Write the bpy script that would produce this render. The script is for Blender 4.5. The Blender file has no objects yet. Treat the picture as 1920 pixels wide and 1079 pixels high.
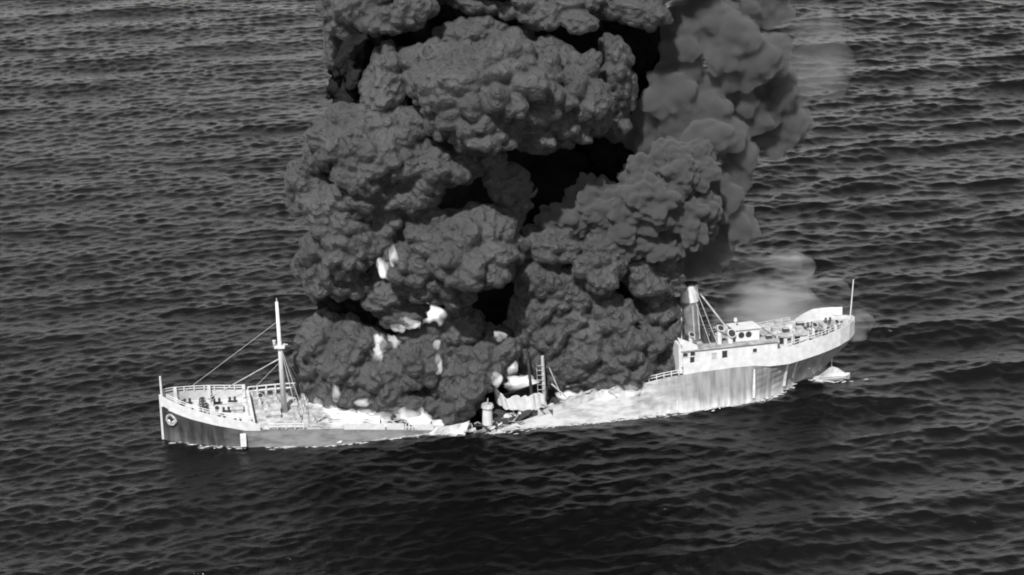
import bpy, bmesh, math, random
import numpy as np
from mathutils import Vector, Matrix, Euler

random.seed(7)
rng = np.random.default_rng(11)
R = math.radians
scene = bpy.context.scene
COL = scene.collection

# ------------------------------------------------------------------ camera
CAM = Vector((0.0, -350.0, 160.0))
DEP, HFOV = R(22.0), R(28.0)
cam_data = bpy.data.cameras.new("camera")
cam = bpy.data.objects.new("camera", cam_data)
COL.objects.link(cam)
cam.location = CAM
cam.rotation_euler = (math.pi / 2 - DEP, 0, 0)
cam_data.sensor_width = 36.0
cam_data.angle = HFOV
cam_data.clip_start = 1.0
cam_data.clip_end = 30000.0
scene.camera = cam

# ------------------------------------------------------------------ sky, sun, exposure
SUN_ELEV, SUN_RIGHT = R(51.0), R(-18.0)      # behind the camera, a little to its left
to_sun = Vector((math.sin(SUN_RIGHT) * math.cos(SUN_ELEV),
                 -math.cos(SUN_RIGHT) * math.cos(SUN_ELEV), math.sin(SUN_ELEV)))
world = bpy.data.worlds.new("World")
scene.world = world
world.use_nodes = True
wn = world.node_tree
sky = wn.nodes.new("ShaderNodeTexSky")
sky.sky_type = 'NISHITA'
sky.sun_disc = False
sky.sun_elevation = SUN_ELEV
sky.sun_rotation = math.atan2(to_sun.x, to_sun.y)
sky.air_density, sky.dust_density, sky.ozone_density = 1.0, 0.8, 1.0
grey = wn.nodes.new("ShaderNodeRGBToBW")      # black-and-white film
wn.links.new(sky.outputs[0], grey.inputs[0])
bg = wn.nodes["Background"]
wn.links.new(grey.outputs[0], bg.inputs["Color"])
bg.inputs["Strength"].default_value = 0.125
sun_data = bpy.data.lights.new("sun", 'SUN')
sun_data.energy = 4.3
sun_data.angle = R(0.5)
sun = bpy.data.objects.new("sun", sun_data)
COL.objects.link(sun)
sun.rotation_euler = to_sun.to_track_quat('Z', 'Y').to_euler()
scene.view_settings.view_transform = 'Standard'
scene.view_settings.look = 'None'
scene.view_settings.exposure = 0.8
scene.view_settings.gamma = 1.0
scene.cycles.filter_width = 1.9
scene.cycles.max_bounces = 6
scene.cycles.volume_bounces = 2

# ------------------------------------------------------------------ picture measures (1920 x 1079) to places
_f = 960.0 / math.tan(HFOV / 2)
FW = Vector((0, math.cos(DEP), -math.sin(DEP)))
UP = Vector((0, math.sin(DEP), math.cos(DEP)))
def ray(px, py):
    return (FW * _f + Vector((1, 0, 0)) * (px - 960) + UP * (539.5 - py)).normalized()
def at_y(px, py, y):
    d = ray(px, py)
    return CAM + d * ((y - CAM.y) / d.y)
def at_z(px, py, z=0.0):
    d = ray(px, py)
    return CAM + d * ((z - CAM.z) / d.z)
def m_per_px(p):
    return (p - CAM).dot(FW) / _f

# ------------------------------------------------------------------ materials
def mat(name, base, rough=0.6, var=0.0, scale=1.0, metal=0.0, bump=0.0, bscale=6.0, spec=0.5, detail=6.0, stretch=None):
    m = bpy.data.materials.new(name)
    m.use_nodes = True
    nt = m.node_tree
    b = nt.nodes["Principled BSDF"]
    b.inputs["Base Color"].default_value = (base, base, base, 1)
    b.inputs["Roughness"].default_value = rough
    b.inputs["Metallic"].default_value = metal
    b.inputs["Specular IOR Level"].default_value = spec
    tc = nt.nodes.new("ShaderNodeTexCoord")
    mp = nt.nodes.new("ShaderNodeMapping")
    if stretch: mp.inputs["Scale"].default_value = stretch
    nt.links.new(tc.outputs["Object"], mp.inputs[0])
    if var:
        n = nt.nodes.new("ShaderNodeTexNoise")
        n.inputs["Scale"].default_value = scale
        n.inputs["Detail"].default_value = detail
        nt.links.new(mp.outputs[0], n.inputs["Vector"])
        r = nt.nodes.new("ShaderNodeMapRange")
        r.inputs["From Min"].default_value = 0.3
        r.inputs["From Max"].default_value = 0.7
        r.inputs["To Min"].default_value = max(0.0, base - var)
        r.inputs["To Max"].default_value = base + var
        nt.links.new(n.outputs["Fac"], r.inputs["Value"])
        nt.links.new(r.outputs[0], b.inputs["Base Color"])
    if bump:
        n2 = nt.nodes.new("ShaderNodeTexNoise")
        n2.inputs["Scale"].default_value = bscale
        n2.inputs["Detail"].default_value = 5.0
        nt.links.new(mp.outputs[0], n2.inputs["Vector"])
        bp = nt.nodes.new("ShaderNodeBump")
        bp.inputs["Strength"].default_value = bump
        bp.inputs["Distance"].default_value = 0.14
        nt.links.new(n2.outputs["Fac"], bp.inputs["Height"])
        nt.links.new(bp.outputs[0], b.inputs["Normal"])
    return m

M = {}
M['white'] = mat('white_paint', 0.44, 0.6, 0.06, 0.9)
M['white_worn'] = mat('worn_white_paint', 0.29, 0.7, 0.14, 0.7)
M['deck'] = mat('deck_boards', 0.22, 0.85, 0.1, 0.8)
M['dark'] = mat('dark_steel', 0.03, 0.6, 0.015, 1.5)
M['hole'] = mat('dark_opening', 0.012, 0.8)
M['grey_steel'] = mat('grey_steel', 0.25, 0.6, 0.1, 1.2)
M['funnel'] = mat('funnel_paint', 0.10, 0.55, 0.04, 0.8)
M['char'] = mat('charred_steel', 0.02, 0.9, 0.015, 0.6)
M['rope'] = mat('wire_rope', 0.30, 0.7)
M['canvas'] = mat('canvas', 0.5, 0.9, 0.08, 1.0)
M['foam'] = mat('foam', 0.3, 0.8, 0.12, 1.5)

def hull_mat(name, upper, lower, z0, z1, streak=0.15, burnt=None):
    """paint above, salt and wear along the waterline, vertical streaks"""
    m = bpy.data.materials.new(name)
    m.use_nodes = True
    nt = m.node_tree
    b = nt.nodes["Principled BSDF"]
    b.inputs["Roughness"].default_value = 0.55
    g = nt.nodes.new("ShaderNodeNewGeometry")
    sx = nt.nodes.new("ShaderNodeSeparateXYZ")
    nt.links.new(g.outputs["Position"], sx.inputs[0])
    n = nt.nodes.new("ShaderNodeTexNoise")
    n.inputs["Scale"].default_value = 0.35
    n.inputs["Detail"].default_value = 7
    nt.links.new(g.outputs["Position"], n.inputs["Vector"])
    a = nt.nodes.new("ShaderNodeMath"); a.operation = 'MULTIPLY_ADD'
    nt.links.new(n.outputs["Fac"], a.inputs[0]); a.inputs[1].default_value = 5.0
    nt.links.new(sx.outputs["Z"], a.inputs[2])
    r = nt.nodes.new("ShaderNodeMapRange")
    r.inputs["From Min"].default_value = z0 + 2.5
    r.inputs["From Max"].default_value = z1 + 2.5
    r.inputs["To Min"].default_value = lower
    r.inputs["To Max"].default_value = upper
    nt.links.new(a.outputs[0], r.inputs["Value"])
    mp = nt.nodes.new("ShaderNodeMapping"); mp.inputs["Scale"].default_value = (1.0, 1.0, 0.08)
    nt.links.new(g.outputs["Position"], mp.inputs[0])
    n2 = nt.nodes.new("ShaderNodeTexNoise"); n2.inputs["Scale"].default_value = 1.1; n2.inputs["Detail"].default_value = 5
    nt.links.new(mp.outputs[0], n2.inputs["Vector"])
    r2 = nt.nodes.new("ShaderNodeMapRange")
    r2.inputs["From Min"].default_value = 0.35; r2.inputs["From Max"].default_value = 0.65
    r2.inputs["To Min"].default_value = 1 - streak * 2; r2.inputs["To Max"].default_value = 1 + streak * 2
    nt.links.new(n2.outputs["Fac"], r2.inputs["Value"])
    mu = nt.nodes.new("ShaderNodeMath"); mu.operation = 'MULTIPLY'
    nt.links.new(r.outputs[0], mu.inputs[0]); nt.links.new(r2.outputs[0], mu.inputs[1])
    out = mu.outputs[0]
    if burnt:                                  # paint burnt pale in ragged patches near the fire
        x0, x1, val = burnt
        n3 = nt.nodes.new("ShaderNodeTexNoise"); n3.inputs["Scale"].default_value = 0.45; n3.inputs["Detail"].default_value = 8
        nt.links.new(g.outputs["Position"], n3.inputs["Vector"])
        a3 = nt.nodes.new("ShaderNodeMath"); a3.operation = 'MULTIPLY_ADD'
        nt.links.new(n3.outputs["Fac"], a3.inputs[0]); a3.inputs[1].default_value = (x0 - x1) * 1.6
        nt.links.new(sx.outputs["X"], a3.inputs[2])
        r3 = nt.nodes.new("ShaderNodeMapRange")
        off = (x0 - x1) * 0.8
        r3.inputs["From Min"].default_value = x0 + off; r3.inputs["From Max"].default_value = x1 + off
        nt.links.new(a3.outputs[0], r3.inputs["Value"])
        mx = nt.nodes.new("ShaderNodeMix")
        nt.links.new(r3.outputs[0], mx.inputs[0]); nt.links.new(out, mx.inputs[3])
        n4 = nt.nodes.new("ShaderNodeTexNoise"); n4.inputs["Scale"].default_value = 0.8; n4.inputs["Detail"].default_value = 9; n4.inputs["Roughness"].default_value = 0.65
        mq = nt.nodes.new("ShaderNodeMapping"); mq.inputs["Scale"].default_value = (0.35, 0.35, 1.1); mq.inputs["Rotation"].default_value = (0, R(6), 0)
        nt.links.new(g.outputs["Position"], mq.inputs[0])
        nt.links.new(mq.outputs[0], n4.inputs["Vector"])
        r4 = nt.nodes.new("ShaderNodeMapRange")
        r4.inputs["From Min"].default_value = 0.36; r4.inputs["From Max"].default_value = 0.56
        r4.inputs["To Min"].default_value = val * 0.45; r4.inputs["To Max"].default_value = val
        nt.links.new(n4.outputs["Fac"], r4.inputs["Value"])
        nt.links.new(r4.outputs[0], mx.inputs[2])
        out = mx.outputs[0]
    nt.links.new(out, b.inputs["Base Color"])
    return m
M['bow_hull'] = hull_mat('bow_hull_paint', 0.035, 0.07, 0.0, 2.5, 0.25, (-44.0, -50.0, 0.19))
M['stern_hull'] = hull_mat('stern_hull_paint', 0.20, 0.44, 0.2, 3.0, 0.15, (22.0, 34.0, 0.42))

def flame_volume(name, strength):
    """glowing gas: soft at the rim, bright where one looks through much of it"""
    m = bpy.data.materials.new(name)
    m.use_nodes = True
    nt = m.node_tree
    nt.nodes.remove(nt.nodes["Principled BSDF"])
    e = nt.nodes.new("ShaderNodeEmission")
    e.inputs["Strength"].default_value = strength
    nt.links.new(e.outputs[0], nt.nodes["Material Output"].inputs["Volume"])
    return m
M['flame'] = flame_volume('flame_glow', 0.2)

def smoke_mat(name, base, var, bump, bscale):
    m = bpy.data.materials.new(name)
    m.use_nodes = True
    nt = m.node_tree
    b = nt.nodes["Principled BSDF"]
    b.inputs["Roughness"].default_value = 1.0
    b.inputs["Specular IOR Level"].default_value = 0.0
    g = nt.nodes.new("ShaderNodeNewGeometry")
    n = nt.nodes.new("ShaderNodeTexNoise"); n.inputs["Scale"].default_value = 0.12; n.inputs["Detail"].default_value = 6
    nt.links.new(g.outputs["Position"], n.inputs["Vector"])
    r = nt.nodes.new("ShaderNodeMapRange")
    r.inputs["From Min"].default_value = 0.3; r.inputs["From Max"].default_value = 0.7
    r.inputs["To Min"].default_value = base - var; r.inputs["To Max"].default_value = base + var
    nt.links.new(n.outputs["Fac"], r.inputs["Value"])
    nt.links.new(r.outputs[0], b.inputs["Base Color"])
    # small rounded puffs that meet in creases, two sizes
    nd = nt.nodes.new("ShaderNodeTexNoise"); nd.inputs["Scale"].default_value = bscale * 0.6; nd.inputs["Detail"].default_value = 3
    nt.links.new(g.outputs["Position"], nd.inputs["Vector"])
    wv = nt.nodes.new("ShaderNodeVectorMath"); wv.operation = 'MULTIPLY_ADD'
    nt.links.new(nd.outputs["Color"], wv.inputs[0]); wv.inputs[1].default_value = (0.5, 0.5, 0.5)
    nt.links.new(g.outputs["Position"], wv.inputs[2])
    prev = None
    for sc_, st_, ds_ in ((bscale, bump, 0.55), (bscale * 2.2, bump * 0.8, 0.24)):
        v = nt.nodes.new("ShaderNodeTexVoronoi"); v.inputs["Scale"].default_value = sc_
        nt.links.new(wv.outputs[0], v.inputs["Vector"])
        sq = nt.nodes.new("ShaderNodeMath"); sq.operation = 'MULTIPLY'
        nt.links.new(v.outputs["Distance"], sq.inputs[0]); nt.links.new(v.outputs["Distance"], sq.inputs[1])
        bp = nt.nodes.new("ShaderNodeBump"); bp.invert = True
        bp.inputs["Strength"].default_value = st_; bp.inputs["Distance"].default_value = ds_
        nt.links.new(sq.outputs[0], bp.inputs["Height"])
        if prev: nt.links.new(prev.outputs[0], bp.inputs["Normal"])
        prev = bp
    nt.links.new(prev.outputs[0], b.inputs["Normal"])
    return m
M['smoke_surface'] = smoke_mat('oil_smoke_body', 0.062, 0.018, 0.9, 0.85)
M['shade_smoke'] = smoke_mat('shade_dark_smoke', 0.013, 0.003, 0.8, 0.6)  # smoke colour taken down to near-black, standing in for deep shade between heads

def smoke_volume(name, density, albedo, scale=0.0, lo=0.4, hi=0.65, stretch=(1, 1, 1)):
    m = bpy.data.materials.new(name)
    m.use_nodes = True
    nt = m.node_tree
    nt.nodes.remove(nt.nodes["Principled BSDF"])
    v = nt.nodes.new("ShaderNodeVolumePrincipled")
    v.inputs["Color"].default_value = (albedo, albedo, albedo, 1)
    v.inputs["Density"].default_value = density
    nt.links.new(v.outputs[0], nt.nodes["Material Output"].inputs["Volume"])
    if hasattr(m, 'cycles') and hasattr(m.cycles, 'volume_step_rate'): m.cycles.volume_step_rate = 0.15
    if scale:
        g = nt.nodes.new("ShaderNodeNewGeometry")
        mp = nt.nodes.new("ShaderNodeMapping"); mp.inputs["Scale"].default_value = stretch
        nt.links.new(g.outputs["Position"], mp.inputs[0])
        n = nt.nodes.new("ShaderNodeTexNoise"); n.inputs["Scale"].default_value = scale; n.inputs["Detail"].default_value = 3
        nt.links.new(mp.outputs[0], n.inputs["Vector"])
        r = nt.nodes.new("ShaderNodeMapRange")
        r.inputs["From Min"].default_value = lo; r.inputs["From Max"].default_value = hi
        r.inputs["To Min"].default_value = 0.0; r.inputs["To Max"].default_value = density
        nt.links.new(n.outputs["Fac"], r.inputs["Value"])
        nt.links.new(r.outputs[0], v.inputs["Density"])
    return m
M['smoke'] = smoke_volume('oil_smoke', 0.75, 0.17)
M['smoke_mid'] = smoke_volume('oil_smoke_thinner', 2.2, 0.22)
M['smoke_soft'] = smoke_volume('drifting_smoke', 0.6, 0.22)
M['smoke_thin'] = smoke_volume('thin_smoke', 0.11, 0.34, 0.11, 0.36, 0.66)
M['steam'] = smoke_volume('white_steam', 0.11, 0.8, 0.26, 0.47, 0.74, (0.28, 1, 1.1))

# ------------------------------------------------------------------ helpers
WORLD_LOC = {}
def tag(o, label=None, cat=None, group=None, kind=None):
    if label: o["label"] = label
    if cat: o["category"] = cat
    if group: o["group"] = group
    if kind: o["kind"] = kind
    return o
def empty(name, loc):
    o = bpy.data.objects.new(name, None)
    COL.objects.link(o)
    o.location = loc
    o.empty_display_size = 1.0
    WORLD_LOC[o] = Vector(loc)
    return o
def link_mesh(name, verts, faces, material, parent=None, smooth=False, origin=None):
    """verts in world coordinates; the object's origin goes to the middle of its base"""
    vs = [Vector(v) for v in verts]
    if origin is None:
        xs = [v.x for v in vs]; ys = [v.y for v in vs]; zs = [v.z for v in vs]
        origin = Vector(((min(xs) + max(xs)) / 2, (min(ys) + max(ys)) / 2, min(zs)))
    me = bpy.data.meshes.new(name)
    me.from_pydata([v - origin for v in vs], [], faces)
    me.materials.append(material)
    if smooth:
        me.polygons.foreach_set("use_smooth", [True] * len(me.polygons))
    me.update()
    o = bpy.data.objects.new(name, me)
    COL.objects.link(o)
    if parent:
        o.parent = parent
        o.location = origin - WORLD_LOC[parent]
    else:
        o.location = origin
    WORLD_LOC[o] = origin.copy()
    return o

class MB:
    """collects simple solids in world coordinates"""
    def __init__(s): s.v, s.f = [], []
    def add(s, vs, fs):
        n = len(s.v); s.v += [Vector(v) for v in vs]; s.f += [[i + n for i in f] for f in fs]; return s
    def box8(s, p):
        return s.add(p, [(0, 3, 2, 1), (4, 5, 6, 7), (0, 1, 5, 4), (1, 2, 6, 5), (2, 3, 7, 6), (3, 0, 4, 7)])
    def box(s, fr, u0, u1, v0, v1, w0, w1):
        return s.box8([fr(u0, v0, w0), fr(u1, v0, w0), fr(u1, v1, w0), fr(u0, v1, w0),
                       fr(u0, v0, w1), fr(u1, v0, w1), fr(u1, v1, w1), fr(u0, v1, w1)])
    def tube(s, a, b, r0, r1=None, n=8, cap=True):
        a, b = Vector(a), Vector(b)
        r1 = r0 if r1 is None else r1
        d = (b - a).normalized()
        x = d.orthogonal().normalized(); y = d.cross(x)
        vs = []
        for p, r in ((a, r0), (b, r1)):
            for i in range(n):
                t = 2 * math.pi * i / n
                vs.append(p + (x * math.cos(t) + y * math.sin(t)) * r)
        fs = [(i, (i + 1) % n, n + (i + 1) % n, n + i) for i in range(n)]
        if cap: fs += [tuple(range(n - 1, -1, -1)), tuple(range(n, 2 * n))]
        return s.add(vs, fs)
    def path(s, pts, r, n=6):
        for a, b in zip(pts[:-1], pts[1:]): s.tube(a, b, r, r, n)
        return s
    def strip(s, top, bot, th, nrm):
        """plate between two polylines with thickness"""
        n = len(top); vs = []
        for t, b, k in zip(top, bot, nrm):
            vs += [Vector(t), Vector(b), Vector(b) + Vector(k) * th, Vector(t) + Vector(k) * th]
        fs = []
        for i in range(n - 1):
            a, c = 4 * i, 4 * (i + 1)
            for j in range(4):
                fs.append((a + j, a + (j + 1) % 4, c + (j + 1) % 4, c + j))
        fs += [(3, 2, 1, 0), tuple(4 * (n - 1) + j for j in range(4))]
        return s.add(vs, fs)
    def build(s, name, material, parent=None, smooth=False, origin=None):
        return link_mesh(name, s.v, s.f, material, parent, smooth, origin)

# ------------------------------------------------------------------ the sea
NW = 260
lam = np.exp(rng.uniform(math.log(0.95), math.log(30.0), NW))
wind = R(-77)
spread = np.where(lam > 8, 0.28, 0.52)
th = wind + rng.normal(0, 1, NW) * spread
kk = 2 * math.pi / lam
kx, ky = kk * np.cos(th), kk * np.sin(th)
ph = rng.uniform(0, 2 * math.pi, NW)
slope = 0.0255 * np.exp(-((np.log(lam) - math.log(2.4)) / 1.35) ** 2) * rng.uniform(0.5, 1.5, NW)
slope = np.where(lam > 15, np.maximum(slope, 0.012), slope)      # a longer swell under the chop
amp = slope / kk
def sea_disp(x, y, cell=0.4):
    """trochoidal wind sea: sideways shift and height, so crests are sharp and troughs broad"""
    x = np.asarray(x, dtype=np.float32); y = np.asarray(y, dtype=np.float32)
    cell = np.broadcast_to(np.asarray(cell, dtype=np.float32), x.shape)
    # gusts: rougher and calmer patches of water
    g = 1.08 + 0.20 * np.sin(x * 0.021 + 1.0 + 0.6 * np.sin(y * 0.013)) * np.sin(y * 0.017 + 0.4) \
        + 0.12 * np.sin(x * 0.06 + y * 0.09 + 2 * np.sin(y * 0.031))
    # short ripples rule on the left, longer crests on the right
    tx = 0.5 + 0.5 * np.tanh(x / 70.0)
    h = np.zeros_like(x); dx = np.zeros_like(x); dy = np.zeros_like(x)
    for i in range(NW):
        q = float(np.clip((math.log(lam[i]) - math.log(2.2)) / (math.log(5.5) - math.log(2.2)), 0, 1))
        gl, gr = 1.15 + (0.62 - 1.15) * q, 0.78 + (1.65 - 0.78) * q
        w = (amp[i] * np.clip((lam[i] / cell - 2.0) / 1.5, 0, 1) * (gl + (gr - gl) * tx)).astype(np.float32)
        p = (kx[i] * x + ky[i] * y + ph[i]).astype(np.float32)
        s_ = np.sin(p)
        h += w * np.cos(p)
        dx -= w * (kx[i] / kk[i]) * s_
        dy -= w * (ky[i] / kk[i]) * s_
    h *= g; dx *= g * 0.8; dy *= g * 0.8
    return dx, dy - 0.22 * h, h
def sea_h(x, y): return sea_disp(x, y)[2]

def axis(lo, hi, step, far, grow=1.18, step_hi=None):
    step_hi = step_hi or step
    core = [lo]
    while core[-1] < hi:
        t = (core[-1] - lo) / (hi - lo)
        core.append(core[-1] + step + (step_hi - step) * t)
    a, s = [], step
    p = lo
    while p > -far:
        s *= grow; p -= s; a.append(p)
    b, s = [], step_hi
    p = core[-1]
    while p < far:
        s *= grow; p += s; b.append(p)
    return np.array(a[::-1] + core + b, dtype=np.float32)
xs = axis(-170, 170, 0.43, 12000)
ys = axis(-80, 298, 0.36, 12000, step_hi=0.8)
X, Y = np.meshgrid(xs, ys)
cx = np.gradient(xs); cy = np.gradient(ys)
cell = np.maximum(cx[None, :], cy[:, None]).astype(np.float32)
DX, DY, Z = sea_disp(X, Y, cell)
nx, ny = len(xs), len(ys)
co = np.stack([X + DX, Y + DY, Z], -1).reshape(-1, 3).astype(np.float32)
me = bpy.data.meshes.new("sea")
me.vertices.add(nx * ny)
me.vertices.foreach_set("co", co.ravel())
ii = np.arange((nx - 1) * (ny - 1), dtype=np.int32)
r_, c_ = ii // (nx - 1), ii % (nx - 1)
v0 = r_ * nx + c_
quads = np.stack([v0, v0 + 1, v0 + nx + 1, v0 + nx], -1).astype(np.int32)
me.loops.add(quads.size)
me.loops.foreach_set("vertex_index", quads.ravel())
me.polygons.add(len(quads))
me.polygons.foreach_set("loop_start", np.arange(0, quads.size, 4, dtype=np.int32))
me.polygons.foreach_set("use_smooth", np.ones(len(quads), dtype=bool))
me.update(calc_edges=True)
sea = bpy.data.objects.new("sea", me)
COL.objects.link(sea)
tag(sea, "dark choppy sea with short wind waves all around the burning ship", "sea", kind="structure")

def water_mat():
    m = bpy.data.materials.new("sea_water")
    m.use_nodes = True
    nt = m.node_tree
    b = nt.nodes["Principled BSDF"]
    b.inputs["Base Color"].default_value = (0.0015, 0.0015, 0.0015, 1)
    b.inputs["Roughness"].default_value = 0.15
    b.inputs["IOR"].default_value = 1.34
    g = nt.nodes.new("ShaderNodeNewGeometry")
    mp = nt.nodes.new("ShaderNodeMapping"); mp.inputs["Scale"].default_value = (0.55, 1.0, 1.0)
    mp.inputs["Rotation"].default_value = (0, 0, R(7))
    nt.links.new(g.outputs["Position"], mp.inputs[0])
    n1 = nt.nodes.new("ShaderNodeTexNoise"); n1.inputs["Scale"].default_value = 1.6; n1.inputs["Detail"].default_value = 5
    n1.inputs["Roughness"].default_value = 0.6
    nt.links.new(mp.outputs[0], n1.inputs["Vector"])
    bp = nt.nodes.new("ShaderNodeBump")
    bp.inputs["Strength"].default_value = 1.0
    bp.inputs["Distance"].default_value = 0.14
    nt.links.new(n1.outputs["Fac"], bp.inputs["Height"])
    # cat's-paws: fine ripples where the wind touches down, stronger to the left
    n2 = nt.nodes.new("ShaderNodeTexNoise"); n2.inputs["Scale"].default_value = 2.6; n2.inputs["Detail"].default_value = 3
    nt.links.new(g.outputs["Position"], n2.inputs["Vector"])
    n3 = nt.nodes.new("ShaderNodeTexNoise"); n3.inputs["Scale"].default_value = 0.02; n3.inputs["Detail"].default_value = 3
    nt.links.new(g.outputs["Position"], n3.inputs["Vector"])
    sx = nt.nodes.new("ShaderNodeSeparateXYZ"); nt.links.new(g.outputs["Position"], sx.inputs[0])
    ma = nt.nodes.new("ShaderNodeMath"); ma.operation = 'MULTIPLY_ADD'
    nt.links.new(n3.outputs["Fac"], ma.inputs[0]); ma.inputs[1].default_value = 120.0
    nt.links.new(sx.outputs["X"], ma.inputs[2])
    rg = nt.nodes.new("ShaderNodeMapRange")
    rg.inputs["From Min"].default_value = -30.0; rg.inputs["From Max"].default_value = 150.0
    rg.inputs["To Min"].default_value = 1.0; rg.inputs["To Max"].default_value = 0.05
    nt.links.new(ma.outputs[0], rg.inputs["Value"])
    b2 = nt.nodes.new("ShaderNodeBump")
    b2.inputs["Distance"].default_value = 0.11
    nt.links.new(rg.outputs[0], b2.inputs["Strength"])
    nt.links.new(n2.outputs["Fac"], b2.inputs["Height"])
    nt.links.new(bp.outputs[0], b2.inputs["Normal"])
    nt.links.new(b2.outputs[0], b.inputs["Normal"])
    return m
me.materials.append(water_mat())
# ------------------------------------------------------------------ the tanker
SHIP = Vector((0.0, -15.0, 0.0))
ship = empty("oil_tanker", SHIP)
tag(ship, "long burning oil tanker broken in the middle, bow and stern still afloat", "ship")

def frame(x0, y0, yaw):
    c, s = math.cos(yaw), math.sin(yaw)
    def fr(u, v, w):                      # u aft from the start, v to the far side, w up
        return Vector((x0 + u * c - v * s, y0 + u * s + v * c, w))
    fr.ax = Vector((c, s, 0)); fr.side = Vector((-s, c, 0))
    return fr
B = frame(-61.3, -25.0, R(11.5))          # bow half, from the stem aft
S0 = frame(-7.0, -15.8, R(14.6))          # stern half, from the break aft
LIST_C, LIST_S = math.cos(R(8)), math.sin(R(8))   # it lists a little, far side down
def S(u, v, w):
    return S0(u, -8 + (v + 8) * LIST_C + w * LIST_S, w * LIST_C - (v + 8) * LIST_S)
S.ax = S0.ax
S.side = (S0.side * LIST_C - Vector((0, 0, LIST_S)))
def lerp(t, xs_, ys_): return float(np.interp(t, xs_, ys_))

# --- bow half
BU = [0, 1, 2.5, 5, 9, 14, 20, 26, 32, 38, 44, 50, 54, 57]
bzd = lambda u: lerp(u, [0, 4, 8, 14, 22, 30, 40, 48, 54, 57], [6.6, 5.6, 4.8, 3.7, 3.4, 2.9, 1.9, 1.0, 0.3, -0.6])
bhb = lambda u: lerp(u, [0, 1, 2.5, 5, 9, 14, 20, 26, 60], [0.12, 1.3, 2.5, 4.0, 5.6, 6.8, 7.6, 8.0, 8.0])
bhw = lambda u: lerp(u, [0, 1, 2.5, 5, 9, 14, 20, 26, 60], [0.08, 0.7, 1.5, 2.8, 4.7, 6.3, 7.4, 8.0, 8.0])
def loft_hull(fr, us, zd, hb, hw, name, material, rake=None, bottom=-2.5):
    vs, fs = [], []
    rows = 6
    for u in us:
        top = zd(u)
        for sgn in (-1, 1):
            for k in range(rows):
                t = k / (rows - 1)
                w = bottom + (top - bottom) * t
                b_ = hw(u) + (hb(u) - hw(u)) * max(0.0, min(1.0, (w - 0.0) / max(0.5, top)))
                du = rake(u, w) if rake else 0.0
                vs.append(fr(u + du, sgn * b_, w))
    n = 2 * rows
    for i in range(len(us) - 1):
        a, c = i * n, (i + 1) * n
        for k in range(rows - 1):
            fs.append((a + k, c + k, c + k + 1, a + k + 1))
            fs.append((a + rows + k, a + rows + k + 1, c + rows + k + 1, c + rows + k))
    a = 0
    for k in range(rows - 1): fs.append((a + k, a + k + 1, a + rows + k + 1, a + rows + k))
    a = (len(us) - 1) * n
    for k in range(rows - 1): fs.append((a + k, a + rows + k, a + rows + k + 1, a + k + 1))
    return link_mesh(name, vs, fs, material, ship)
def deck_sheet(fr, us, zd, hb, name, material, inset=0.12, dz=-0.25, rake=None):
    vs, fs = [], []
    for u in us:
        for t in (-1, -0.5, 0, 0.5, 1):
            w = zd(u) + dz + 0.12 * (1 - t * t)
            vs.append(fr(u + (rake(u, w) if rake else 0), t * max(0.02, hb(u) - inset), w))
    for i in range(len(us) - 1):
        for k in range(4):
            a = i * 5 + k
            fs.append((a, a + 5, a + 6, a + 1))
    return link_mesh(name, vs, fs, material, ship)
def side_strip(fr, us, z0, z1, hb, sgn, name, material, th=0.18, proud=0.0, rake=None, parent=None):
    top, bot, nr = [], [], []
    for u in us:
        rk = lambda w: (rake(u, w) if rake else 0)
        top.append(fr(u + rk(z1(u)), sgn * (hb(u) + proud), z1(u)))
        bot.append(fr(u + rk(z0(u)), sgn * (hb(u) + proud), z0(u)))
        nr.append(fr.side * -sgn)
    return MB().strip(top, bot, th, nr).build(name, material, parent or ship)
def fine(a, b, n): return [a + (b - a) * i / (n - 1) for i in range(n)]

loft_hull(B, BU, bzd, bhb, bhw, "bow_hull", M['bow_hull'])
deck_sheet(B, fine(0.4, 15, 9), bzd, bhb, "forecastle_deck", M['white'])
deck_sheet(B, fine(15.02, 56, 14), bzd, bhb, "main_deck", M['white_worn'])
# white bulwark round the forecastle, one plate each side
bw = lambda u: bzd(u) + lerp(u, [0, 4, 10, 15.5, 16.5], [1.9, 1.7, 1.5, 1.4, 0.9])
for sg in (-1, 1):
    side_strip(B, fine(0.0, 16.5, 14), lambda u: bzd(u) - 0.25, bw, bhb, sg, "bulwark", M['white'], 0.16, 0.02)
# stem bar
MB().box(B, -0.28, 0.12, -0.16, 0.16, -1.2, 8.5).build("stem_bar", M['white'], ship)
# open railing on top of the bulwark, the far side and the near side
def railing(fr, us, z0, hb, sgn, h, name="railing", r=0.07, posts=True, parent=None, mids=1):
    mb = MB()
    for a, b in zip(us[:-1], us[1:]):
        for m_ in range(mids + 1):
            hh = h * (m_ + 1) / (mids + 1)
            mb.tube(fr(a, sgn * (hb(a) - 0.15), z0(a) + hh), fr(b, sgn * (hb(b) - 0.15), z0(b) + hh), r, r, 6)
    for u in us:
        mb.tube(fr(u, sgn * (hb(u) - 0.15), z0(u)), fr(u, sgn * (hb(u) - 0.15), z0(u) + h), r * 1.3, r * 1.3, 6)
    return mb.build(name, M['white'], parent or ship)
railing(B, fine(0.6, 15, 9), bw, bhb, 1, 0.9, r=0.1)
railing(B, fine(1.0, 15, 8), bw, bhb, -1, 0.8, r=0.07)
for u in (2.6, 8.6, 14.8):
    MB().box(B, u - 0.28, u + 0.28, bhb(u) - 0.5, bhb(u) - 0.2, bzd(u), bw(u) + 1.0).build('rail_post', M['white'], ship)
    MB().box(B, u - 0.24, u + 0.24, -bhb(u) + 0.2, -bhb(u) + 0.5, bzd(u), bw(u) + 0.9).build('rail_post', M['white'], ship)
railing(B, fine(15.6, 25.5, 7), lambda u: bzd(u) + 0.1, bhb, 1, 1.7, r=0.12)
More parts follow.
